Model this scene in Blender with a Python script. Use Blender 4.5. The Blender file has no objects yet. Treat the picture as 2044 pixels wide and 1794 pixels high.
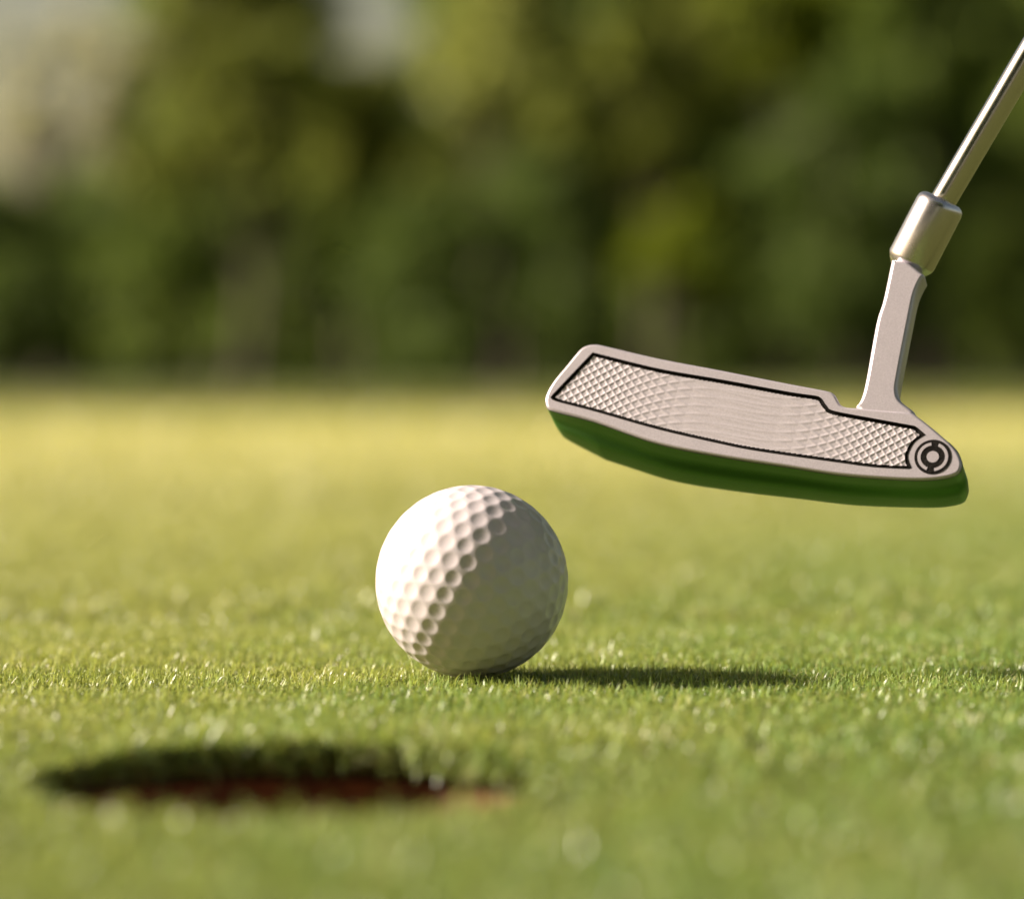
import bpy, bmesh, math, random
import numpy as np
from mathutils import Vector, kdtree

SC = bpy.context.scene
R = math.radians

# ------------------------------------------------------------------ camera
LENS, SENSOR = 105.0, 36.0
DW, DH, HORIZON = 2044.0, 1794.0, 756.0        # measuring frame of the photograph
FP = DW * LENS / SENSOR
CAM_H = 0.0667
FOCUS = 0.660
TILT = math.atan((DH / 2 - HORIZON) / FP)
cam_data = bpy.data.cameras.new('camera')
cam = bpy.data.objects.new('camera', cam_data)
SC.collection.objects.link(cam)
cam.location = (0, 0, CAM_H)
cam.rotation_euler = (math.pi / 2 - TILT, 0, 0)
cam_data.lens = LENS
cam_data.sensor_width = SENSOR
cam_data.sensor_fit = 'HORIZONTAL'
cam_data.clip_start = 0.01
cam_data.clip_end = 3000
cam_data.dof.use_dof = True
cam_data.dof.focus_distance = FOCUS - 0.008
cam_data.dof.aperture_fstop = 105 / 15.6
SC.camera = cam

# ------------------------------------------------------------------ world and sun
SUN_EL, SUN_BEHIND = 29.8, 7.0                 # from the left, a touch behind the ball
sdir = Vector((-math.cos(R(SUN_EL)) * math.cos(R(SUN_BEHIND)),
               math.cos(R(SUN_EL)) * math.sin(R(SUN_BEHIND)), math.sin(R(SUN_EL))))
world = bpy.data.worlds.new('World')
SC.world = world
world.use_nodes = True
wn = world.node_tree.nodes
wl = world.node_tree.links
bg = wn.get('Background') or wn.new('ShaderNodeBackground')
sky = wn.new('ShaderNodeTexSky')
sky.sky_type = 'NISHITA'
sky.sun_disc = False
sky.sun_elevation = R(SUN_EL)
sky.sun_rotation = math.atan2(sdir.x, sdir.y)
sky.dust_density = 3.0
sky.air_density = 1.0
haze = wn.new('ShaderNodeMix'); haze.data_type = 'RGBA'; haze.blend_type = 'MULTIPLY'   # golden, dusty evening air
haze.inputs[0].default_value = 1.0
wl.new(sky.outputs['Color'], haze.inputs[6]); haze.inputs[7].default_value = (1.0, 0.80, 0.54, 1)
wl.new(haze.outputs[2], bg.inputs['Color'])
bg.inputs['Strength'].default_value = 0.057
sun_data = bpy.data.lights.new('sun', 'SUN')
sun_data.energy = 5.0
sun_data.angle = R(8.0)
sun_data.color = (1.0, 0.86, 0.74)
sun = bpy.data.objects.new('sun', sun_data)
SC.collection.objects.link(sun)
sun.location = (-3, 0, 3)
sun.rotation_euler = (-sdir).to_track_quat('-Z', 'Y').to_euler()

SC.view_settings.view_transform = 'Standard'
SC.view_settings.look = 'None'
SC.view_settings.gamma = 1
SC.view_settings.use_curve_mapping = False
SC.view_settings.exposure = 1.22

# ------------------------------------------------------------------ helpers
def ray(px, py):
    xc, yc = (px - DW / 2) / FP, -(py - DH / 2) / FP
    ct, st = math.cos(TILT), math.sin(TILT)
    return Vector((xc, ct + yc * st, -st + yc * ct))

def at(px, py, Y):
    d = ray(px, py)
    return Vector((0, 0, CAM_H)) + d * (Y / d.y)

def link(o, parent=None):
    SC.collection.objects.link(o)
    if parent is not None:
        o.parent = parent
    return o

def tag(o, label=None, cat=None, group=None, kind=None):
    if label: o['label'] = label
    if cat: o['category'] = cat
    if group: o['group'] = group
    if kind: o['kind'] = kind
    return o

def mesh_obj(name, verts, faces, mats, parent=None, smooth=False):
    me = bpy.data.meshes.new(name)
    me.from_pydata([tuple(v) for v in verts], [], faces)
    for m in (mats if isinstance(mats, (list, tuple)) else [mats]):
        me.materials.append(m)
    bm = bmesh.new(); bm.from_mesh(me)
    bmesh.ops.recalc_face_normals(bm, faces=bm.faces)
    bm.to_mesh(me); bm.free()
    if smooth:
        for p in me.polygons: p.use_smooth = True
    return link(bpy.data.objects.new(name, me), parent)

def empty(name, loc):
    o = bpy.data.objects.new(name, None)
    o.empty_display_size = 0.02
    o.location = loc
    return link(o)

def new_mat(name):
    m = bpy.data.materials.new(name)
    m.use_nodes = True
    nt = m.node_tree
    return m, nt, nt.nodes['Principled BSDF']

def N(nt, kind, **kw):
    n = nt.nodes.new(kind)
    for k, v in kw.items(): setattr(n, k, v)
    return n

def math_node(nt, op, a, b=None, c=None, clamp=False):
    n = nt.nodes.new('ShaderNodeMath'); n.operation = op; n.use_clamp = clamp
    for i, x in enumerate((a, b, c)):
        if x is None: continue
        if isinstance(x, (int, float)): n.inputs[i].default_value = x
        else: nt.links.new(x, n.inputs[i])
    return n.outputs[0]

def mix_col(nt, fac, a, b, blend='MIX'):
    n = nt.nodes.new('ShaderNodeMix'); n.data_type = 'RGBA'; n.blend_type = blend
    for s, x in (('Factor', fac), ('A', a), ('B', b)):
        inp = [i for i in n.inputs if i.name == s and (i.type == ('VALUE' if s == 'Factor' else 'RGBA'))][0]
        if isinstance(x, (int, float)): inp.default_value = x
        elif isinstance(x, tuple): inp.default_value = x if len(x) == 4 else (*x, 1)
        else: nt.links.new(x, inp)
    return [o for o in n.outputs if o.type == 'RGBA'][0]

def noise(nt, vec, scale, detail=3, rough=0.5):
    n = nt.nodes.new('ShaderNodeTexNoise')
    n.inputs['Scale'].default_value = scale
    n.inputs['Detail'].default_value = detail
    n.inputs['Roughness'].default_value = rough
    if vec is not None: nt.links.new(vec, n.inputs['Vector'])
    return n.outputs['Fac']

def ramp01(nt, v, lo, hi):
    n = nt.nodes.new('ShaderNodeMapRange'); n.interpolation_type = 'SMOOTHSTEP'
    nt.links.new(v, n.inputs[0])
    n.inputs[1].default_value = lo; n.inputs[2].default_value = hi
    return n.outputs[0]

# ------------------------------------------------------------------ materials
def turf_colour(nt):
    """Turf colour by place: fresh green, older yellowish turf and a dry straw strip across the green."""
    geo = N(nt, 'ShaderNodeNewGeometry')
    pos = geo.outputs['Position']
    sep = N(nt, 'ShaderNodeSeparateXYZ'); nt.links.new(pos, sep.inputs[0])
    x, y = sep.outputs[0], sep.outputs[1]
    mottled = noise(nt, pos, 14, 3, 0.6)
    wide = noise(nt, pos, 1.3, 2)
    # older, yellower turf to the left of the ball and along the back of the green
    t1 = math_node(nt, 'SUBTRACT', 0.0, math_node(nt, 'MULTIPLY', x, 4.2))
    t1 = math_node(nt, 'ADD', t1, math_node(nt, 'MULTIPLY', math_node(nt, 'SUBTRACT', y, 0.62), 1.1))
    t1 = math_node(nt, 'ADD', t1, math_node(nt, 'MULTIPLY', math_node(nt, 'SUBTRACT', mottled, 0.5), 2.4))
    t1 = ramp01(nt, t1, -0.8, 1.0)
    sun_band = ramp01(nt, math_node(nt, 'SUBTRACT', y, math_node(nt, 'MULTIPLY', x, 1.2)), 0.55, 3.2)  # sunlit brightness of the far lawn painted into the turf colour
    sun_band = math_node(nt, 'MULTIPLY', sun_band, math_node(nt, 'ADD', 0.55, math_node(nt, 'MULTIPLY', wide, 0.8)), clamp=True)
    c = mix_col(nt, t1, (0.205, 0.345, 0.086), (0.390, 0.440, 0.120))
    c = mix_col(nt, sun_band, c, (0.87, 0.83, 0.34))
    # tree shade over the far lawn, painted in as darker turf
    shade_edge = math_node(nt, 'ADD', y, math_node(nt, 'MULTIPLY', math_node(nt, 'SUBTRACT', wide, 0.5), 2.0))
    c = mix_col(nt, ramp01(nt, shade_edge, 4.2, 6.2), c, (0.105, 0.135, 0.032))
    return c, mottled

def grass_material():
    m, nt, p = new_mat('grass_blades')
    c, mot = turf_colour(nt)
    a = N(nt, 'ShaderNodeAttribute'); a.attribute_name = 'shade'
    s = N(nt, 'ShaderNodeSeparateColor'); nt.links.new(a.outputs['Color'], s.inputs[0])
    rnd, along, straw = s.outputs[0], s.outputs[1], s.outputs[2]
    c = mix_col(nt, math_node(nt, 'MULTIPLY', ramp01(nt, straw, 0.80, 0.97), 0.60), c, (0.74, 0.68, 0.36))
    c = mix_col(nt, math_node(nt, 'MULTIPLY', ramp01(nt, straw, 0.25, 0.0), 0.55), c, (0.08, 0.20, 0.03))
    hsv = N(nt, 'ShaderNodeHueSaturation')
    nt.links.new(c, hsv.inputs['Color'])
    nt.links.new(math_node(nt, 'ADD', 0.70, math_node(nt, 'MULTIPLY', rnd, 0.62)), hsv.inputs['Value'])
    col = mix_col(nt, math_node(nt, 'MULTIPLY', ramp01(nt, along, 0.55, 0.0), 0.6), hsv.outputs['Color'], (0.085, 0.115, 0.030))   # blades darker towards the roots
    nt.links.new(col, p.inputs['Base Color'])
    p.inputs['Roughness'].default_value = 0.35
    p.inputs['Specular IOR Level'].default_value = 0.6
    tr = N(nt, 'ShaderNodeBsdfTranslucent')
    nt.links.new(mix_col(nt, 0.5, col, (0.46, 0.50, 0.05)), tr.inputs['Color'])
    mx = N(nt, 'ShaderNodeMixShader'); mx.inputs[0].default_value = 0.36
    nt.links.new(p.outputs[0], mx.inputs[1]); nt.links.new(tr.outputs[0], mx.inputs[2])
    nt.links.new(mx.outputs[0], nt.nodes['Material Output'].inputs['Surface'])
    return m

def ground_material():
    m, nt, p = new_mat('turf_ground')
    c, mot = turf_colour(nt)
    geo = N(nt, 'ShaderNodeNewGeometry')
    sep = N(nt, 'ShaderNodeSeparateXYZ'); nt.links.new(geo.outputs['Position'], sep.inputs[0])
    far = ramp01(nt, sep.outputs[1], 1.5, 9.0)
    fine = noise(nt, geo.outputs['Position'], 300, 2)
    thatch = mix_col(nt, fine, (0.035, 0.050, 0.012), (0.085, 0.085, 0.022))
    patch = noise(nt, geo.outputs['Position'], 0.7, 4, 0.6)
    c2 = mix_col(nt, math_node(nt, 'MULTIPLY', patch, 0.4), c, (0.07, 0.10, 0.025))
    edge = math_node(nt, 'ADD', sep.outputs[1], math_node(nt, 'MULTIPLY', math_node(nt, 'SUBTRACT', noise(nt, geo.outputs['Position'], 1.1, 4), 0.5), 1.2))
    mulch = mix_col(nt, noise(nt, geo.outputs['Position'], 25, 4), (0.022, 0.030, 0.010), (0.050, 0.066, 0.020))
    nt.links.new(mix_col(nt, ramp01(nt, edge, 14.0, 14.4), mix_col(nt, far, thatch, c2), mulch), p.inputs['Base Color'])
    p.inputs['Roughness'].default_value = 0.9
    p.inputs['Specular IOR Level'].default_value = 0.15
    b = N(nt, 'ShaderNodeBump'); b.inputs['Strength'].default_value = 0.5; b.inputs['Distance'].default_value = 0.01
    nt.links.new(noise(nt, geo.outputs['Position'], 60, 4), b.inputs['Height'])
    nt.links.new(b.outputs[0], p.inputs['Normal'])
    return m

def soil_material(name, c0, c1, scale=180):
    m, nt, p = new_mat(name)
    geo = N(nt, 'ShaderNodeNewGeometry')
    f = noise(nt, geo.outputs['Position'], scale, 5, 0.65)
    nt.links.new(mix_col(nt, ramp01(nt, f, 0.3, 0.7), c0, c1), p.inputs['Base Color'])
    p.inputs['Roughness'].default_value = 0.85
    b = N(nt, 'ShaderNodeBump'); b.inputs['Strength'].default_value = 0.6; b.inputs['Distance'].default_value = 0.001
    nt.links.new(f, b.inputs['Height']); nt.links.new(b.outputs[0], p.inputs['Normal'])
    return m

def ball_material():
    m, nt, p = new_mat('ball_white')
    geo = N(nt, 'ShaderNodeNewGeometry')
    f = noise(nt, geo.outputs['Position'], 90, 4, 0.6)
    nt.links.new(mix_col(nt, ramp01(nt, f, 0.35, 0.7), (0.61, 0.565, 0.59), (0.635, 0.59, 0.615)), p.inputs['Base Color'])
    p.inputs['Roughness'].default_value = 0.27
    p.inputs['Specular IOR Level'].default_value = 0.5
    g = noise(nt, geo.outputs['Position'], 3000, 2)
    b = N(nt, 'ShaderNodeBump'); b.inputs['Strength'].default_value = 0.04; b.inputs['Distance'].default_value = 0.0002
    nt.links.new(g, b.inputs['Height']); nt.links.new(b.outputs[0], p.inputs['Normal'])
    return m

def metal_material(name, col, rough, metallic=1.0, grain=0.12, scale=2500):
    m, nt, p = new_mat(name)
    geo = N(nt, 'ShaderNodeNewGeometry')
    f = noise(nt, geo.outputs['Position'], scale, 3, 0.7)
    big = noise(nt, geo.outputs['Position'], 130, 3, 0.6)
    dark = tuple(c * 0.86 for c in col)
    nt.links.new(mix_col(nt, ramp01(nt, f, 0.3, 0.7), dark, col), p.inputs['Base Color'])
    nt.links.new(math_node(nt, 'ADD', rough - 0.05, math_node(nt, 'MULTIPLY', big, 0.10)), p.inputs['Roughness'])
    p.inputs['Metallic'].default_value = metallic
    b = N(nt, 'ShaderNodeBump'); b.inputs['Strength'].default_value = grain; b.inputs['Distance'].default_value = 0.0001
    nt.links.new(f, b.inputs['Height']); nt.links.new(b.outputs[0], p.inputs['Normal'])
    return m

def leaf_material(name, dark, light):
    m, nt, p = new_mat(name)
    a = N(nt, 'ShaderNodeAttribute'); a.attribute_name = 'shade'
    s = N(nt, 'ShaderNodeSeparateColor'); nt.links.new(a.outputs['Color'], s.inputs[0])
    c = mix_col(nt, s.outputs[0], dark, light)
    nt.links.new(c, p.inputs['Base Color'])
    p.inputs['Roughness'].default_value = 0.5
    p.inputs['Specular IOR Level'].default_value = 0.12
    tr = N(nt, 'ShaderNodeBsdfTranslucent'); nt.links.new(c, tr.inputs['Color'])
    mx = N(nt, 'ShaderNodeMixShader'); mx.inputs[0].default_value = 0.5
    nt.links.new(p.outputs[0], mx.inputs[1]); nt.links.new(tr.outputs[0], mx.inputs[2])
    nt.links.new(mx.outputs[0], nt.nodes['Material Output'].inputs['Surface'])
    return m

M_GRASS = grass_material()
M_GROUND = ground_material()
M_SOIL = soil_material('dark_soil', (0.012, 0.009, 0.006), (0.04, 0.028, 0.018))
M_CLAY = soil_material('red_clay', (0.11, 0.046, 0.024), (0.27, 0.105, 0.045), 120)
M_BALL = ball_material()
M_FACE = metal_material('satin_steel', (0.62, 0.58, 0.63), 0.40, 0.40, 0.25)
M_INSERT = metal_material('milled_insert', (0.63, 0.59, 0.63), 0.42, 0.35, 0.1)
M_SOLE = metal_material('green_sole', (0.10, 0.27, 0.05), 0.36, 0.6, 0.05)  # green reflection of the grass put into the metal's base colour
M_CHROME = metal_material('chrome_shaft', (0.80, 0.78, 0.80), 0.14, 1.0, 0.02)
M_HOSEL = metal_material('satin_hosel', (0.78, 0.75, 0.78), 0.26, 1.0, 0.08)
M_BLACK = soil_material('black_paint', (0.010, 0.009, 0.009), (0.02, 0.018, 0.016), 900)
M_BLACK.node_tree.nodes['Principled BSDF'].inputs['Specular IOR Level'].default_value = 0.05
M_BARK = soil_material('bark', (0.035, 0.026, 0.016), (0.09, 0.07, 0.045), 12)

# ------------------------------------------------------------------ ground with the hole cut in it
HOLE_R = 0.0462
hc = at(586, 1535, 0.495); HOLE = Vector((hc.x, 0.495, 0))
def build_ground():
    seg = 128
    radii = [HOLE_R]
    r = HOLE_R
    while r < 900:
        r *= 1.32; radii.append(r)
    verts, faces = [], []
    for r in radii:
        for k in range(seg):
            a = 2 * math.pi * k / seg
            verts.append((HOLE.x + r * math.cos(a), HOLE.y + r * math.sin(a), 0))
    for i in range(len(radii) - 1):
        for k in range(seg):
            k2 = (k + 1) % seg
            faces.append((i * seg + k, i * seg + k2, (i + 1) * seg + k2, (i + 1) * seg + k))
    o = mesh_obj('ground', verts, faces, M_GROUND)
    for p in o.data.polygons:
        if p.normal.z < 0: p.flip()
    tag(o, kind='structure')
build_ground()

def build_hole():
    rng = random.Random(5)
    root = empty('golf_hole', (HOLE.x, HOLE.y, 0))
    tag(root, 'round hole cut in the turf with dark soil rim and red clay wall', 'golf hole')
    seg = 128
    def wall(name, prof, mat, cap=False, jit=0.0):
        verts, faces = [], []
        for j, (r, z) in enumerate(prof):
            for k in range(seg):
                a = 2 * math.pi * k / seg
                rr = r + rng.uniform(-jit, jit)
                verts.append((rr * math.cos(a), rr * math.sin(a), z + (rng.uniform(-jit, jit) if 0 < j < len(prof) - 1 else 0)))
        for i in range(len(prof) - 1):
            for k in range(seg):
                k2 = (k + 1) % seg
                faces.append((i * seg + k, i * seg + k2, (i + 1) * seg + k2, (i + 1) * seg + k))
        if cap: faces.append(tuple((len(prof) - 1) * seg + k for k in range(seg)))
        return mesh_obj(name, verts, faces, mat, root, smooth=True)
    q = HOLE_R
    wall('soil_rim', [(q, 0), (q - .0002, -.0012), (q + .0002, -.0035), (q - .0001, -.0058), (q + .0006, -.0062)], M_SOIL, jit=.00025)
    wall('clay_wall', [(q + .0007, -.0060), (q + .0003, -.010), (q + .0004, -.020), (q + .0003, -.040), (q + .0004, -.10), (q - .004, -.102)], M_CLAY, cap=True, jit=.0002)
build_hole()

# ------------------------------------------------------------------ grass
def build_grass():
    rs = np.random.RandomState(11)
    ball = at(942, 1160, FOCUS)
    roots, size, segs = [], [], []
    def band(z0, z1, dens, w, L, seg):
        half = 0.24
        area = half * (z1 * z1 - z0 * z0) * 1e6
        n = int(area * dens)
        z = np.sqrt(rs.uniform(z0 * z0, z1 * z1, n))
        x = rs.uniform(-half, half, n) * z
        return np.stack([x, z], 1), np.full(n, w), np.full(n, L), seg
    bands = [band(.30, .56, .75, .00048, .0032, 3),
             band(.56, .80, 2.4, .00029, .0029, 3),
             band(.80, 1.5, .32, .00064, .0038, 3),
             band(1.5, 3.0, .050, .0014, .0065, 2),
             band(3.0, 9.5, .0040, .0050, .012, 2)]
    # blades overhanging the rim of the hole
    n = 8000
    a = rs.uniform(0, 2 * np.pi, n)
    a = a[((np.sin(a) > .15) & (np.cos(a) < .975)) | (rs.rand(n) < .18)]; n = len(a); rr = HOLE_R + rs.uniform(-.0008, .0008, n)
    bands.append((np.stack([HOLE.x + rr * np.cos(a), HOLE.y + rr * np.sin(a)], 1), np.full(n, .0005), np.full(n, .0050), 3))
    V, F, C = [], [], []
    base = 0
    for bi, (xy, w, L, seg) in enumerate(bands):
        rim = bi == len(bands) - 1
        dx, dy = xy[:, 0] - HOLE.x, xy[:, 1] - HOLE.y
        if not rim:
            keep = dx * dx + dy * dy > (HOLE_R + .0002) ** 2
            xy, w, L = xy[keep], w[keep], L[keep]
        n = len(xy)
        # uneven growth: little tufts and thin places
        tx, ty = xy[:, 0] * 420, xy[:, 1] * 420
        tuft = np.sin(tx * .83 + 1.7 * np.sin(ty * .31)) * np.sin(ty * .71 + 1.3 * np.sin(tx * .27 + 2))
        tuft2 = np.sin(tx * .21 + 2.1 * np.sin(ty * .12)) * np.sin(ty * .17 + 1.9 * np.sin(tx * .09))
        L = L * (1 + .16 * tuft + .10 * tuft2) * rs.uniform(.6, 1.25, n)
        tall = rs.rand(n) < .005
        L = np.where(tall, L * 1.3, L)
        w = w * rs.uniform(.7, 1.3, n)
        # blades pressed flat below the ball
        bd = np.sqrt((xy[:, 0] - ball.x) ** 2 + (xy[:, 1] - ball.y) ** 2)
        L = np.where(bd < .009, L * .45, L)
        hd_ = np.hypot(xy[:, 0] - HOLE.x, xy[:, 1] - HOLE.y) - HOLE_R
        L = np.where((hd_ < .004) & ((xy[:, 1] < HOLE.y) | (np.abs(xy[:, 0] - HOLE.x) > .036)), L * .6, L)
        head = rs.uniform(0, 2 * np.pi, n)
        if rim:
            inw = np.arctan2(HOLE.y - xy[:, 1], HOLE.x - xy[:, 0])
            head = inw + rs.normal(0, .9, n)
        if rim:                                        # ragged lip: tufts of long and short blades
            an = np.arctan2(xy[:, 1] - HOLE.y, xy[:, 0] - HOLE.x)
            rag = np.sin(an * 23 + 2 * np.sin(an * 7)) * np.sin(an * 11 + 1.3) + .6 * np.sin(an * 41)
            L = L * (1 + .45 * rag)
        lean = np.abs(rs.normal(.45, .38, n))
        curl = rs.normal(.85, .65, n) * (3 / seg)
        z0 = np.where((xy[:, 1] > HOLE.y) & (xy[:, 0] < HOLE.x + .0435), rs.uniform(-.0048, 0.0, n), -.0002) if rim else np.full(n, -.0002)
        pts = [np.stack([xy[:, 0], xy[:, 1], z0], 1)]
        th = lean.copy()
        hd = head.copy()
        for s in range(seg):
            d = np.stack([np.sin(th) * np.cos(hd), np.sin(th) * np.sin(hd), np.cos(th)], 1)
            pts.append(pts[-1] + d * (L / seg)[:, None])
            th = th + curl; hd = hd + rs.normal(0, .35, n)
        tw = head + np.pi / 2 + rs.normal(0, .5, n)
        side = np.stack([np.cos(tw), np.sin(tw), rs.normal(0, .15, n)], 1)
        wid = {3: (.8, 1.0, .85, .25), 2: (.9, 1.0, .3)}[seg]
        vv = np.empty((n, (seg + 1) * 2, 3)); cc = np.empty((n, (seg + 1) * 2, 4))
        rnd, straw = rs.rand(n), rs.rand(n)
        for k in range(seg + 1):
            off = side * (w * wid[k] * .5)[:, None]
            vv[:, 2 * k] = pts[k] - off; vv[:, 2 * k + 1] = pts[k] + off
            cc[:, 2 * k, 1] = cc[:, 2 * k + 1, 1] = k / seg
        cc[:, :, 0] = rnd[:, None]; cc[:, :, 2] = straw[:, None]; cc[:, :, 3] = 1
        idx = base + np.arange(n)[:, None] * (2 * (seg + 1))
        fs = np.stack([idx + np.array([2 * k, 2 * k + 1, 2 * k + 3, 2 * k + 2]) for k in range(seg)], 1).reshape(-1, 4)
        V.append(vv.reshape(-1, 3)); C.append(cc.reshape(-1, 4)); F.append(fs)
        base += n * 2 * (seg + 1)
    V, F, C = np.concatenate(V), np.concatenate(F), np.concatenate(C)
    o = fast_mesh('grass', V, F, C, M_GRASS)
    tag(o, 'short curly green turf blades covering the putting green', 'grass', kind='stuff')

def fast_mesh(name, V, F, C, mat, parent=None, smooth=True):
    me = bpy.data.meshes.new(name)
    me.vertices.add(len(V)); me.vertices.foreach_set('co', V.astype(np.float32).ravel())
    k = F.shape[1]
    me.loops.add(F.size); me.loops.foreach_set('vertex_index', F.astype(np.int32).ravel())
    me.polygons.add(len(F)); me.polygons.foreach_set('loop_start', (np.arange(len(F)) * k).astype(np.int32))
    me.polygons.foreach_set('use_smooth', np.full(len(F), smooth))
    ca = me.attributes.new('shade', 'FLOAT_COLOR', 'POINT')
    ca.data.foreach_set('color', C.astype(np.float32).ravel())
    me.materials.append(mat)
    me.update(calc_edges=True)
    return link(bpy.data.objects.new(name, me), parent)
build_grass()

# ------------------------------------------------------------------ golf ball
BALL_R = 0.02133
def build_ball():
    c = at(942, 1160.5, FOCUS)
    ico = bmesh.new(); bmesh.ops.create_icosphere(ico, subdivisions=1, radius=1)
    base = [v.co.normalized() for v in ico.verts]
    tri = [[v.index for v in f.verts] for f in ico.faces]
    ico.free()
    f = 6
    pts = {}
    for t in tri:
        a, b, d = (base[i] for i in t)
        for i in range(f + 1):
            for j in range(f + 1 - i):
                k = f - i - j
                # slerp-like spacing keeps the dimples even
                p = (a * math.sin(i / f * 1.107) + b * math.sin(j / f * 1.107) + d * math.sin(k / f * 1.107)).normalized()
                pts[(round(p.x, 4), round(p.y, 4), round(p.z, 4))] = p
    pts = list(pts.values())
    uniq = []
    for p in pts:
        if all((p - q).length > .03 for q in uniq): uniq.append(p)
    kd = kdtree.KDTree(len(uniq))
    for i, p in enumerate(uniq): kd.insert(p, i)
    kd.balance()
    near = [kd.find_n(p, 2)[1][2] for p in uniq]
    bm = bmesh.new(); bmesh.ops.create_icosphere(bm, subdivisions=7, radius=1)
    depth, = (0.0135,)
    for v in bm.verts:
        p = v.co.normalized()
        _, i, d = kd.find(p)
        rad = 0.448 * near[i]
        x = d / rad
        h = 0
        if x < 1:
            h = -depth * (1 - x * x) ** 1.0
            h *= min(1.0, (1 - x) / .10) ** .35            # soft rounded lip
        v.co = p * (BALL_R * (1 + h))
    for fc in bm.faces: fc.smooth = True
    me = bpy.data.meshes.new('golf_ball'); bm.to_mesh(me); bm.free()
    me.materials.append(M_BALL)
    o = link(bpy.data.objects.new('golf_ball', me))
    o.location = c
    o.rotation_euler = (R(-22), R(34), R(17))
    tag(o, 'white dimpled golf ball resting on the green behind the hole', 'golf ball')
build_ball()

# ------------------------------------------------------------------ putter
PY, PT = R(14), R(22)                          # turned to the left, face tipped up
pn = Vector((-math.sin(PY) * math.cos(PT), -math.cos(PY) * math.cos(PT), math.sin(PT)))
pr = Vector((math.cos(PY), -math.sin(PY), 0))
pu = pn.cross(pr)
if pu.z < 0: pu = -pu
P0 = at(1500, 850, 0.655)

def uv(px, py, depth=0.0):
    """where the sight line meets the plane lying 'depth' behind the club face"""
    d = ray(px, py); o = Vector((0, 0, CAM_H)); q = P0 - pn * depth
    hit = o + d * ((q - o).dot(pn) / d.dot(pn))
    r = hit - q
    return (r.dot(pr), r.dot(pu))

def W(u, v, depth=0.0):                          # local coordinates of the putter
    return pr * u + pu * v - pn * depth

def smooth_loop(pts, n, closed=True, corners=()):
    """Catmull-Rom through points, resampled evenly; corner points stay sharp."""
    m = len(pts); out = []
    for i in range(m if closed else m - 1):
        p1, p2 = pts[i], pts[(i + 1) % m]
        p0 = pts[i - 1] if (closed or i > 0) else p1
        p3 = pts[(i + 2) % m] if (closed or i + 2 < m) else p2
        if i in corners: p0 = p1
        if (i + 1) % m in corners: p3 = p2
        for s in range(14):
            t = s / 14
            out.append(tuple(.5 * (2 * p1[k] + (p2[k] - p0[k]) * t + (2 * p0[k] - 5 * p1[k] + 4 * p2[k] - p3[k]) * t * t +
                                   (3 * p1[k] - p0[k] - 3 * p2[k] + p3[k]) * t ** 3) for k in (0, 1)))
    P = np.array(out + [out[0]])
    s = np.r_[0, np.cumsum(np.hypot(*np.diff(P, axis=0).T))]
    q = np.linspace(0, s[-1], n, endpoint=False)
    return np.stack([np.interp(q, s, P[:, 0]), np.interp(q, s, P[:, 1])], 1)

def inset(P, d):
    a = np.roll(P, 1, 0); b = np.roll(P, -1, 0)
    t = b - a; t /= np.maximum(np.linalg.norm(t, axis=1), 1e-9)[:, None]
    area = .5 * np.sum(P[:, 0] * np.roll(P[:, 1], -1) - np.roll(P[:, 0], -1) * P[:, 1])
    nrm = np.stack([-t[:, 1], t[:, 0]], 1) * (1 if area > 0 else -1)
    return P + nrm * d

def in_poly(x, y, P):
    r = np.zeros(x.shape, bool)
    j = len(P) - 1
    for i in range(len(P)):
        xi, yi, xj, yj = P[i, 0], P[i, 1], P[j, 0], P[j, 1]
        if yi != yj:
            r ^= ((yi > y) != (yj > y)) & (x < (xj - xi) * (y - yi) / (yj - yi) + xi)
        j = i
    return r

OUT_PX = [(1170, 689), (1182, 686.5), (1203, 688.5), (1313, 714), (1439, 738), (1576, 765), (1650, 779), (1664, 785), (1670, 793),
          (1678, 807), (1692, 812), (1709, 813), (1765, 818), (1815, 822), (1835, 833), (1870, 861), (1905, 893), (1917, 913), (1919.5, 931), (1908, 947),
          (1870, 955.5), (1820, 957), (1745, 953), (1669, 946), (1576, 931.5), (1439, 910.5), (1313, 885), (1188, 842), (1100, 818),
          (1090, 808), (1088, 796), (1093, 780), (1107, 757), (1132, 727), (1157, 697)]
INS_PX = [(1183, 704), (1313, 736), (1439, 758), (1576, 783), (1630, 791), (1640, 797), (1649, 810), (1664, 820.5), (1745, 836), (1827, 851),
          (1847, 868), (1828, 880), (1816.5, 897), (1812, 914), (1820, 935.5), (1745, 931.5), (1669, 921.5), (1568, 907.5), (1493, 896),
          (1439, 885), (1313, 856), (1188, 820.5), (1107, 799), (1101.5, 790)]
NECK_PX = [(1709, 813), (1720, 796), (1730, 757), (1750, 647), (1764, 600), (1781, 520), (1815, 528), (1847, 552),
           (1830, 588), (1817, 648), (1796, 757), (1793, 785), (1800, 803), (1828, 830), (1790, 850), (1730, 840)]

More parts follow.
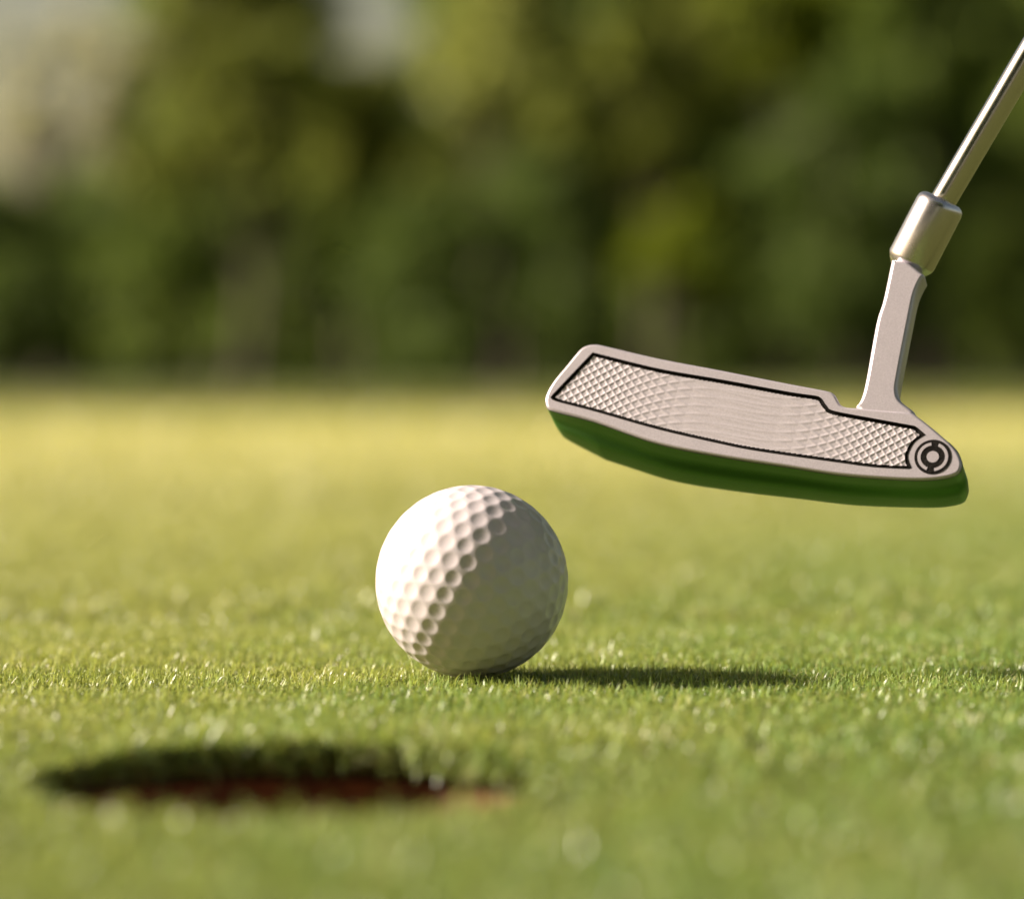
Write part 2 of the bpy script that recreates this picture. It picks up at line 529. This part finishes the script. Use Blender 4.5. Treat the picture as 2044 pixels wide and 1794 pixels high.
def build_putter():
    root = empty('putter', P0)
    tag(root, 'silver steel putter held in the air with its milled face tipped up', 'putter')
    n = 260
    out = smooth_loop([uv(*p) for p in OUT_PX], n)
    ins = smooth_loop([uv(*p) for p in INS_PX], 240, corners=(0, 9, 10, 14, 23))
    # ---- body: face plate, edge, back (the lower part goes further back as a flange)
    vline = lambda u: 0.0025 - 0.13 * u
    def ring(d, k):
        P = inset(out, k)
        return P, d
    rings = [(inset(out, .0006), 0.0), (inset(out, .0002), .00015), (out, .0006), (out, .003), (inset(out, .0002), .0066), (inset(out, .0006), .0072)]
    low = inset(out, .0004).copy()
    lim = np.array([vline(u) for u in low[:, 0]])
    cl = lambda P: np.stack([P[:, 0], np.minimum(P[:, 1], np.minimum(P[:, 1], lim))], 1)
    sole_rows = [(out, .0006), (out, .004), (inset(out, -.0001), .008), (inset(out, -.0002), .012), (out, .0165), (inset(out, .0005), .0195),
                 (inset(out, .0014), .0218), (inset(out, .0028), .0232), (inset(out, .0045), .0238)]
    is_low = out[:, 1] < np.array([vline(u) for u in out[:, 0]]) 
    verts, faces = [], []
    # front plate with an opening for the insert
    bm = bmesh.new()
    ov = [bm.verts.new(W(u, v, 0)) for u, v in rings[0][0]]
    iv = [bm.verts.new(W(u, v, 0)) for u, v in ins]
    es = [bm.edges.new((L[i], L[(i + 1) % len(L)])) for L in (ov, iv) for i in range(len(L))]
    bmesh.ops.triangle_fill(bm, use_beauty=True, use_dissolve=False, edges=es)
    prev = ov
    for P, d in rings[1:]:
        cur = [bm.verts.new(W(u, v, d)) for u, v in P]
        for i in range(n):
            j = (i + 1) % n
            bm.faces.new((prev[i], prev[j], cur[j], cur[i]))
        prev = cur
    bm.faces.new(prev)
    bmesh.ops.recalc_face_normals(bm, faces=bm.faces)
    for f in bm.faces: f.smooth = len(f.verts) == 4
    me = bpy.data.meshes.new('head'); bm.to_mesh(me); bm.free(); me.materials.append(M_FACE)
    head = link(bpy.data.objects.new('head', me), root)
    # ---- sole and flange: a rounded shell wrapped round the lower half
    verts, faces = [], []
    for P, d in sole_rows:
        off = .00012 if d < .0195 else 0
        Q = inset(P, -off)
        Q = np.stack([Q[:, 0], np.minimum(Q[:, 1], np.array([vline(u) for u in Q[:, 0]]) + .0004)], 1) if d > .0075 else Q
        drop = lambda u: .0027 * min(1, max(0, (.034 - u) / .068)) * min(1, max(0, (u + .0475) / .011)) * min(1, max(0, (d - .0006) / .0160))
        verts += [W(u, v - drop(u), d) for u, v in Q]
    for r in range(len(sole_rows) - 1):
        for i in range(n):
            j = (i + 1) % n
            if sole_rows[r + 1][1] <= .008 and not (is_low[i] and is_low[j]): continue
            faces.append((r * n + i, r * n + j, (r + 1) * n + j, (r + 1) * n + i))
    faces.append(tuple((len(sole_rows) - 1) * n + i for i in range(n)))
    faces.append(tuple(2 * n + i for i in range(n)))
    mesh_obj('sole', verts, faces, M_SOLE, root, smooth=True)
    # ---- black groove round the insert
    g = [(inset(ins, -.00004), -.00003), (ins, .0004), (inset(ins, .0012), .0005)]
    gi = inset(ins, -.00005)
    m = len(ins)
    verts = []; faces = []
    rows = [(inset(ins, -.0001), -.00004), (inset(ins, .00008), .0000), (inset(ins, .0001), .0005), (inset(ins, .0012), .0006)]
    for P, d in rows: verts += [W(u, v, d) for u, v in P]
    for r in range(len(rows) - 1):
        for i in range(m):
            j = (i + 1) % m
            faces.append((r * m + i, r * m + j, (r + 1) * m + j, (r + 1) * m + i))
    mesh_obj('groove', verts, faces, M_BLACK, head)
    # ---- milled insert: crossing ridges, steep at the ends and flattening to fine lines in the middle
    P = inset(ins, .00062)
    c0 = np.array(uv(1143, 757)); c1 = np.array(uv(1825, 895))
    ax = (c1 - c0); Lx = np.linalg.norm(ax); ax = ax / Lx; ay = np.array([-ax[1], ax[0]])
    st = .00017
    lo, hi = P.min(0), P.max(0)
    gx = np.arange(lo[0], hi[0], st); gy = np.arange(lo[1], hi[1], st)
    X, Y = np.meshgrid(gx, gy, indexing='ij')
    S = ((X - c0[0]) * ax[0] + (Y - c0[1]) * ax[1]) / Lx
    T = (X - c0[0]) * ay[0] + (Y - c0[1]) * ay[1]
    tab = np.linspace(-.3, 1.3, 800)
    prof = lambda s: np.clip(np.abs(s - .50) / .36, 0, 1) ** 1.5
    slope = .02 + .86 * prof(tab)
    G = np.cumsum(slope) * (tab[1] - tab[0]) * Lx
    g_ = np.interp(S, tab, G)
    sp = .00205
    def ridge(ph):
        f = np.abs((ph / sp) % 1.0 - .5) * 2           # 1 on the ridge line
        return np.clip((f - .52) / .48, 0, 1)
    A, B = ridge(T + g_), ridge(T - g_ + sp * .5)
    amp = .35 + .65 * np.clip((np.abs(S - .5) - .10) / .30, 0, 1)
    H = np.maximum(A, B) * .00016 * amp
    D = .00038 - H
    ok = in_poly(X, Y, P)
    idx = -np.ones(X.shape, int)
    cells = ok[:-1, :-1] & ok[1:, :-1] & ok[1:, 1:] & ok[:-1, 1:]
    use = np.zeros(X.shape, bool)
    use[:-1, :-1] |= cells; use[1:, :-1] |= cells; use[1:, 1:] |= cells; use[:-1, 1:] |= cells
    idx[use] = np.arange(use.sum())
    pra, pua, pna = np.array(pr), np.array(pu), np.array(pn)
    V = X[use][:, None] * pra + Y[use][:, None] * pua - D[use][:, None] * pna
    ci, cj = np.nonzero(cells)
    F = np.stack([idx[ci, cj], idx[ci + 1, cj], idx[ci + 1, cj + 1], idx[ci, cj + 1]], 1)
    fast_mesh('face_insert', V, F, np.zeros((len(V), 4)), M_INSERT, head, smooth=True)
    # ---- round emblem at the heel
    ec = np.array(uv(1862, 912)); er = np.linalg.norm(np.array(uv(1899, 912)) - ec)
    def disc(r0, r1, a0, a1, d0, d1):
        k = 64; vs, fs = [], []
        closed = abs(a1 - a0) > 359
        for i in range(k + (0 if closed else 1)):
            a = R(a0 + (a1 - a0) * i / k)
            for (rr, dd) in ((r0, d1), (r0, d0), (r1, d0), (r1, d1)):
                vs.append(W(ec[0] + rr * math.cos(a), ec[1] + rr * math.sin(a), dd))
        tot = k if closed else k + 1
        for i in range(k):
            j = (i + 1) % tot
            for q in range(3):
                fs.append((i * 4 + q, i * 4 + q + 1, j * 4 + q + 1, j * 4 + q))
        return vs, fs
    vs, fs = disc(er * .02, er, 0, 360, -.00008, .0003)
    emb = mesh_obj('emblem', vs, fs, M_BLACK, head)
    vs, fs = disc(er * .005, er * .33, 0, 360, -.00016, .0002)
    mesh_obj('emblem_dot', vs, fs, M_FACE, emb)
    for a0, a1 in ((-82, 68), (98, 248)):
        vs, fs = disc(er * .66, er * .83, a0, a1, -.00016, .0002)
        mesh_obj('emblem_arc', vs, fs, M_FACE, emb)
    # ---- neck: flat bar with softened edges
    nk = smooth_loop([uv(*p, .0015) for p in NECK_PX], 160, corners=(0, 5, 7, 14, 15))
    rows = [(inset(nk, .0009), .0003), (inset(nk, .00055), .0004), (inset(nk, .0002), .0008), (nk, .0014), (nk, .0062), (inset(nk, .0006), .0070)]
    verts, faces = [], []; m = len(nk)
    for Pk, d in rows: verts += [W(u, v, d) for u, v in Pk]
    for r in range(len(rows) - 1):
        for i in range(m):
            j = (i + 1) % m
            faces.append((r * m + i, r * m + j, (r + 1) * m + j, (r + 1) * m + i))
    bm = bmesh.new()
    bv = [bm.verts.new(v) for v in verts]
    for f in faces: bm.faces.new([bv[i] for i in f]).smooth = True
    for ringv in (bv[:m], bv[-m:]):
        bm.edges.ensure_lookup_table()
        es = [bm.edges.get((ringv[i], ringv[(i + 1) % m])) for i in range(m)]
        for f in bmesh.ops.triangle_fill(bm, use_beauty=True, edges=es)['geom']:
            if isinstance(f, bmesh.types.BMFace): f.smooth = False
    bmesh.ops.recalc_face_normals(bm, faces=bm.faces)
    me = bpy.data.meshes.new('neck'); bm.to_mesh(me); bm.free(); me.materials.append(M_FACE)
    link(bpy.data.objects.new('neck', me), root)
    # ---- hosel and shaft, turned about their axes
    def lathe(name, a, b, prof, mat, seg=64):
        """prof: (distance along axis from a, radius) in metres"""
        z = (b - a).normalized()
        x = z.orthogonal().normalized(); y = z.cross(x)
        vs, fs = [], []
        for h, r in prof:
            for k in range(seg):
                t = 2 * math.pi * k / seg
                vs.append(a + z * h + x * (r * math.cos(t)) + y * (r * math.sin(t)))
        for i in range(len(prof) - 1):
            for k in range(seg):
                k2 = (k + 1) % seg
                fs.append((i * seg + k, i * seg + k2, (i + 1) * seg + k2, (i + 1) * seg + k))
        fs.append(tuple(range(seg))); fs.append(tuple((len(prof) - 1) * seg + k for k in range(seg)))
        o = mesh_obj(name, vs, fs, mat, root)
        for p in o.data.polygons: p.use_smooth = len(p.vertices) == 4
        return o
    hd = .0060
    hb = W(*uv(1816, 527, hd), hd); Yh = P0.y + hb.y          # the shaft leans a little towards the viewer
    ht = at(1881, 401, Yh - .0018) - P0
    Lh = (ht - hb).length
    rh = .00545
    lathe('hosel', hb, ht, [(-.0016, rh * .55), (-.0015, rh * .70), (-.0005, rh * .86), (.0004, rh * .96), (.0010, rh), (Lh - .0016, rh),
                            (Lh - .0007, rh * .97), (Lh - .0001, rh * .88), (Lh + .0003, rh * .74), (Lh + .0004, rh * .5)], M_HOSEL)
    s0 = at(1885, 397, Yh - .0018) - P0; s1 = at(2044, 127, Yh - .0064) - P0
    lathe('shaft', s0, s1, [(-.006, .0029), (.001, .0029), (.10, .0031), (.30, .0036), (.60, .0043), (.84, .0046)], M_CHROME)
build_putter()

# ------------------------------------------------------------------ trees and shrubs beyond the green
LEAF = {
    'dark': leaf_material('leaf_dark', (0.080, 0.122, 0.026), (0.140, 0.198, 0.042)),
    'deep': leaf_material('leaf_deep', (0.100, 0.150, 0.026), (0.185, 0.250, 0.045)),
    'olive': leaf_material('leaf_olive', (0.165, 0.200, 0.034), (0.265, 0.300, 0.058)),
    'sunny': leaf_material('leaf_sunny', (0.130, 0.180, 0.012), (0.24, 0.290, 0.022)),
    'light': leaf_material('leaf_light', (0.27, 0.31, 0.07), (0.40, 0.43, 0.12)),
    'pale': leaf_material('leaf_pale', (0.42, 0.43, 0.21), (0.60, 0.59, 0.36)),
}
def crown_mesh(clumps, leaf, dens, rs):
    V, C = [], []
    for (c, r) in clumps:
        n = int(dens * r * r)
        d = rs.normal(0, 1, (n, 3)); d /= np.linalg.norm(d, axis=1)[:, None]
        rad = r * rs.uniform(.25, 1.0, n) ** .5 * (1 + .25 * np.sin(d[:, 0] * 5 + c[0] * 3) * np.sin(d[:, 2] * 6 + c[2]))
        p = np.array(c) + d * rad[:, None] * np.array([1, 1, .85])
        p[:, 2] = np.maximum(p[:, 2], .04)
        a = rs.normal(0, 1, (n, 3)); a /= np.linalg.norm(a, axis=1)[:, None]
        b = np.cross(a, rs.normal(0, 1, (n, 3))); b /= np.linalg.norm(b, axis=1)[:, None]
        s = leaf * rs.uniform(.6, 1.3, n)[:, None]
        q = np.stack([p - a * s, p - b * s * .45 , p + a * s, p + b * s * .45], 1)
        q[:, :, 2] = np.maximum(q[:, :, 2], .015)
        V.append(q.reshape(-1, 3))
        col = np.zeros((n, 4, 4)); col[:, :, 0] = np.clip(rs.rand(n) * .7 + .3 * rs.rand(), 0, 1)[:, None]; col[:, :, 3] = 1
        C.append(col.reshape(-1, 4))
    V = np.concatenate(V); C = np.concatenate(C)
    return V, np.arange(len(V)).reshape(-1, 4), C

def limb(verts, faces, pts, radii, seg=8):
    base = len(verts)
    for i, (p, r) in enumerate(zip(pts, radii)):
        z = (pts[min(i + 1, len(pts) - 1)] - pts[max(i - 1, 0)]).normalized()
        x = z.orthogonal().normalized(); y = z.cross(x)
        for k in range(seg):
            t = 2 * math.pi * k / seg
            verts.append(p + x * r * math.cos(t) + y * r * math.sin(t))
    for i in range(len(pts) - 1):
        for k in range(seg):
            k2 = (k + 1) % seg
            faces.append((base + i * seg + k, base + i * seg + k2, base + (i + 1) * seg + k2, base + (i + 1) * seg + k))

NEAR = 0.60
def plant(name, label, cat, group, foot_px, Y, spots, leafkind, leaf=.10, dens=420, trunk_r=.06, seed=1):
    """spots: (px, py, radius in metres, depth offset) measured on the photograph at the plant's distance"""
    rs = np.random.RandomState(seed); rng = random.Random(seed)
    Y *= NEAR; leaf *= NEAR; trunk_r *= NEAR; dens *= 1.7 / NEAR ** 2
    spots = [(a, b, r * NEAR, dy * NEAR) for a, b, r, dy in spots]
    foot = at(foot_px, 770, Y); foot.z = 0
    root = empty(name, foot)
    tag(root, label, cat, group)
    cl = []
    for px, py, r, dy in spots:
        p = at(px, py, Y + dy) - foot
        cl.append(((p.x, p.y, max(p.z, r * .55)), r))
    full = []
    for c, r in cl:                                    # break every mass into uneven smaller clumps
        k = max(9, int(20 * r))
        for _ in range(k):
            d = Vector((rng.gauss(0, 1), rng.gauss(0, 1), rng.gauss(0, 1))).normalized() * r * rng.uniform(.3, .78)
            full.append(((c[0] + d.x, c[1] + d.y, max(.12, c[2] + d.z)), r * rng.uniform(.32, .55)))
    V, F, C = crown_mesh(full, leaf, dens, rs)
    fast_mesh('crown', V, F, C, LEAF[leafkind], root, smooth=False)
    verts, faces = [], []
    top = max(c[0][2] for c in cl)
    mid = Vector((rng.uniform(-.1, .1), 0, top * .5))
    limb(verts, faces, [Vector((0, 0, -.05)), Vector((0, 0, .12)), mid, Vector((mid.x * 1.6, 0, top))], [trunk_r * 1.5, trunk_r, trunk_r * .75, trunk_r * .25])
    for c, r in cl:
        e = Vector(c); s = mid * rng.uniform(.5, 1.1)
        m = s.lerp(e, .5) + Vector((0, 0, .08))
        limb(verts, faces, [s, m, e], [trunk_r * .5, trunk_r * .35, trunk_r * .12], 6)
    mesh_obj('trunk', verts, faces, M_BARK, root, smooth=True)

G1 = 'dark shrubs along the far edge of the green'
shrubs = [
    (60, 25.0, [(40, 640, .75, 0), (120, 480, .75, .5), (-60, 470, .7, .5)], 'dark', 'dark green shrub at the left end of the border below the pale gap'),
    (330, 25.6, [(300, 640, .8, 0), (400, 520, .8, .4), (260, 470, .6, .4)], 'deep', 'mid green shrub second from the left in the far border'),
    (600, 25.1, [(560, 640, .75, 0), (640, 500, .7, .4), (540, 420, .6, .6)], 'deep', 'mossy green shrub under the yellowish middle of the left half'),
    (880, 24.8, [(880, 650, .75, 0), (820, 560, .6, .3), (930, 480, .75, .4)], 'dark', 'blackish green shrub directly above the golf ball'),
    (1130, 25.3, [(1110, 650, .75, 0), (1170, 500, .8, .5), (1060, 380, .7, .7)], 'dark', 'dark shrub between the ball and the round yellow green crown'),
    (1420, 25.6, [(1400, 660, .75, 0), (1480, 480, .85, .5), (1350, 380, .8, .8)], 'deep', 'deep green shrub behind the round yellow green crown'),
    (1700, 25.2, [(1680, 640, .8, 0), (1740, 440, .9, .4), (1660, 270, .85, .6)], 'dark', 'tall blackish shrub behind the putter neck'),
    (1990, 25.5, [(1960, 640, .8, 0), (2010, 450, .85, .4), (1900, 330, .7, .6)], 'deep', 'grey green shrub at the right end of the border behind the shaft'),
    (2330, 25.0, [(2300, 620, .9, 0), (2340, 420, .9, .4)], 'dark', 'dark shrub standing just outside the right end of the border'),
]
for i, (fx, Y, sp, kd_, lab) in enumerate(shrubs):
    plant('shrub', lab, 'shrub', G1, fx, Y + (0, 3.4, 1.7)[i % 3], sp, kd_, .10, 430, .05, seed=20 + i)
G2 = 'taller trees rising behind the shrubs'
trees = [
    (110, 30.0, [(200, 220, .42, .3), (150, 90, .30, .3), (60, 250, .35, 0), (250, 110, .40, .2), (30, 120, .22, .2)], 'pale', 'thin pale khaki tree at the top left corner with sky behind'),
    (500, 26.4, [(480, 110, .42, 0), (420, 230, .36, .2), (600, 130, .40, .2), (300, 320, .36, .2), (520, 300, .4, .1)], 'olive', 'loose sunlit olive tree in front of the darker ones left of the sky gap'),
    (1300, 26.6, [(1240, 120, .45, 0), (1390, 180, .45, .2), (1150, 240, .38, .2), (1300, 290, .42, .1), (1420, 40, .4, .2)], 'olive', 'loose sunlit olive tree between the top light crown and the bright yellow crown'),
    (1860, 26.2, [(1800, 170, .45, 0), (1930, 120, .45, .2), (1750, 40, .42, .2), (1900, 270, .45, .1)], 'deep', 'loose green tree in front beside the putter shaft'),
    (430, 29.2, [(430, 330, .9, 0), (380, 150, .85, .3), (480, 20, .9, .5), (300, 380, .7, .2), (520, -160, 1., .3), (560, 190, .8, .3), (600, 40, .6, .4)], 'olive', 'olive green tree left of the small pale sky gap'),
    (700, 29.0, [(700, 330, .95, 0), (660, 180, .75, .4), (760, 190, .6, .2)], 'olive', 'brownish olive tree below the small pale sky gap'),
    (960, 28.2, [(940, 120, .62, 0), (990, 60, .55, .2), (930, 200, .45, .2)], 'light', 'rounded light olive crown at top middle'),
    (1020, 30.5, [(1000, 330, 1.0, 0), (1070, 130, .9, .3), (1010, -60, 1.0, .4)], 'olive', 'olive tree behind the rounded light crown'),
    (1290, 29.0, [(1260, 300, 1.0, 0), (1220, 90, .9, .2), (1300, -100, 1.0, .4), (1370, 150, .9, .3), (1420, 20, .8, .3)], 'deep', 'green tree between the light crown and the bright yellow one'),
    (1600, 28.8, [(1580, 40, .7, 0), (1680, 20, .6, .2), (1500, 10, .6, .1)], 'sunny', 'bright yellow green crown along the top edge left of the shaft'),
    (1560, 30.6, [(1540, 300, 1.1, 0), (1600, 100, 1.0, .4), (1500, -150, 1.1, .3)], 'deep', 'dark green tree behind the bright yellow crown'),
    (1880, 29.4, [(1850, 120, .9, 0), (1960, 60, .9, .3), (1900, 330, .9, 0), (1820, -120, 1., .4)], 'deep', 'deep green tree beside the shaft at top right'),
    (2230, 29.8, [(2180, 250, 1.2, 0), (2260, 0, 1.3, .3), (2200, 480, 1.0, .2)], 'deep', 'green tree at the right edge of the frame behind the shaft'),
]
for i, (fx, Y, sp, kd_, lab) in enumerate(trees):
    plant('tree', lab, 'tree', G2, fx, Y + (0 if Y < 27 else (0, 2.5, 5.0)[i % 3]), sp, kd_, .13, 330, .09, seed=60 + i)
plant('young_tree', 'small young tree with a round yellow green crown left of the putter neck', 'tree', None, 1350, 23.6,
      [(1350, 480, .40, 0), (1300, 540, .28, .1), (1400, 530, .28, .1)], 'sunny', .08, 520, .03, seed=99)

def build_wood():
    rs = np.random.RandomState(404); cl = []
    for i in range(560):
        x = rs.uniform(-5.5, 9); Y = rs.uniform(23.5, 27)
        px = DW / 2 + x / Y * FP
        top = 2.0 if px < 330 else (2.75 if 600 < px < 900 else 4.6)
        r = rs.uniform(.35, .6)
        cl.append(((x, Y, rs.uniform(.2, 1) ** .8 * (top - r) if i < 330 else rs.uniform(.15, .9)), r))
    V, F, C = crown_mesh(cl, .10, 900, rs)
    o = fast_mesh('distant_wood', V, F, C, LEAF['deep'], smooth=False)
    tag(o, 'green mass of far woodland closing the view behind the trees', 'woodland', kind='stuff')
build_wood()
G3 = 'tall trees standing round the near side of the green'
for i, (ang, dist, h) in enumerate([(-84, 8, 9), (-112, 8.5, 9.5), (-140, 9.5, 9)]):  # out of view, added to hold down the sky's fill light
    rng = random.Random(200 + i); rs = np.random.RandomState(200 + i)
    root = empty('tree', (dist * math.cos(R(ang)), dist * math.sin(R(ang)), 0))  # added unseen tree, blocks sky light
    tag(root, ['tall tree straight behind the viewpoint towards the right', 'tall tree straight behind the viewpoint towards the left', 'tall tree on the left behind the viewpoint'][i], 'tree', G3)
    cl = [((rng.uniform(-2.2, 2.2), rng.uniform(-2.2, 2.2), h * rng.uniform(.22, .95)), rng.uniform(1.1, 1.8)) for _ in range(16)]
    V, F, C = crown_mesh(cl, .30, 120, rs)
    fast_mesh('crown', V, F, C, LEAF['deep'], root, smooth=False)
    verts, faces = [], []
    limb(verts, faces, [Vector((0, 0, -.1)), Vector((0, 0, .3)), Vector((.1, 0, h * .4)), Vector((.2, .1, h * .9))], [.34, .24, .18, .05], 10)
    for c, r in cl:
        e = Vector(c); b = Vector((.08, 0, e.z * .6))
        limb(verts, faces, [b, b.lerp(e, .5) + Vector((0, 0, .2)), e], [.09, .06, .02], 6)
    mesh_obj('trunk', verts, faces, M_BARK, root, smooth=True)
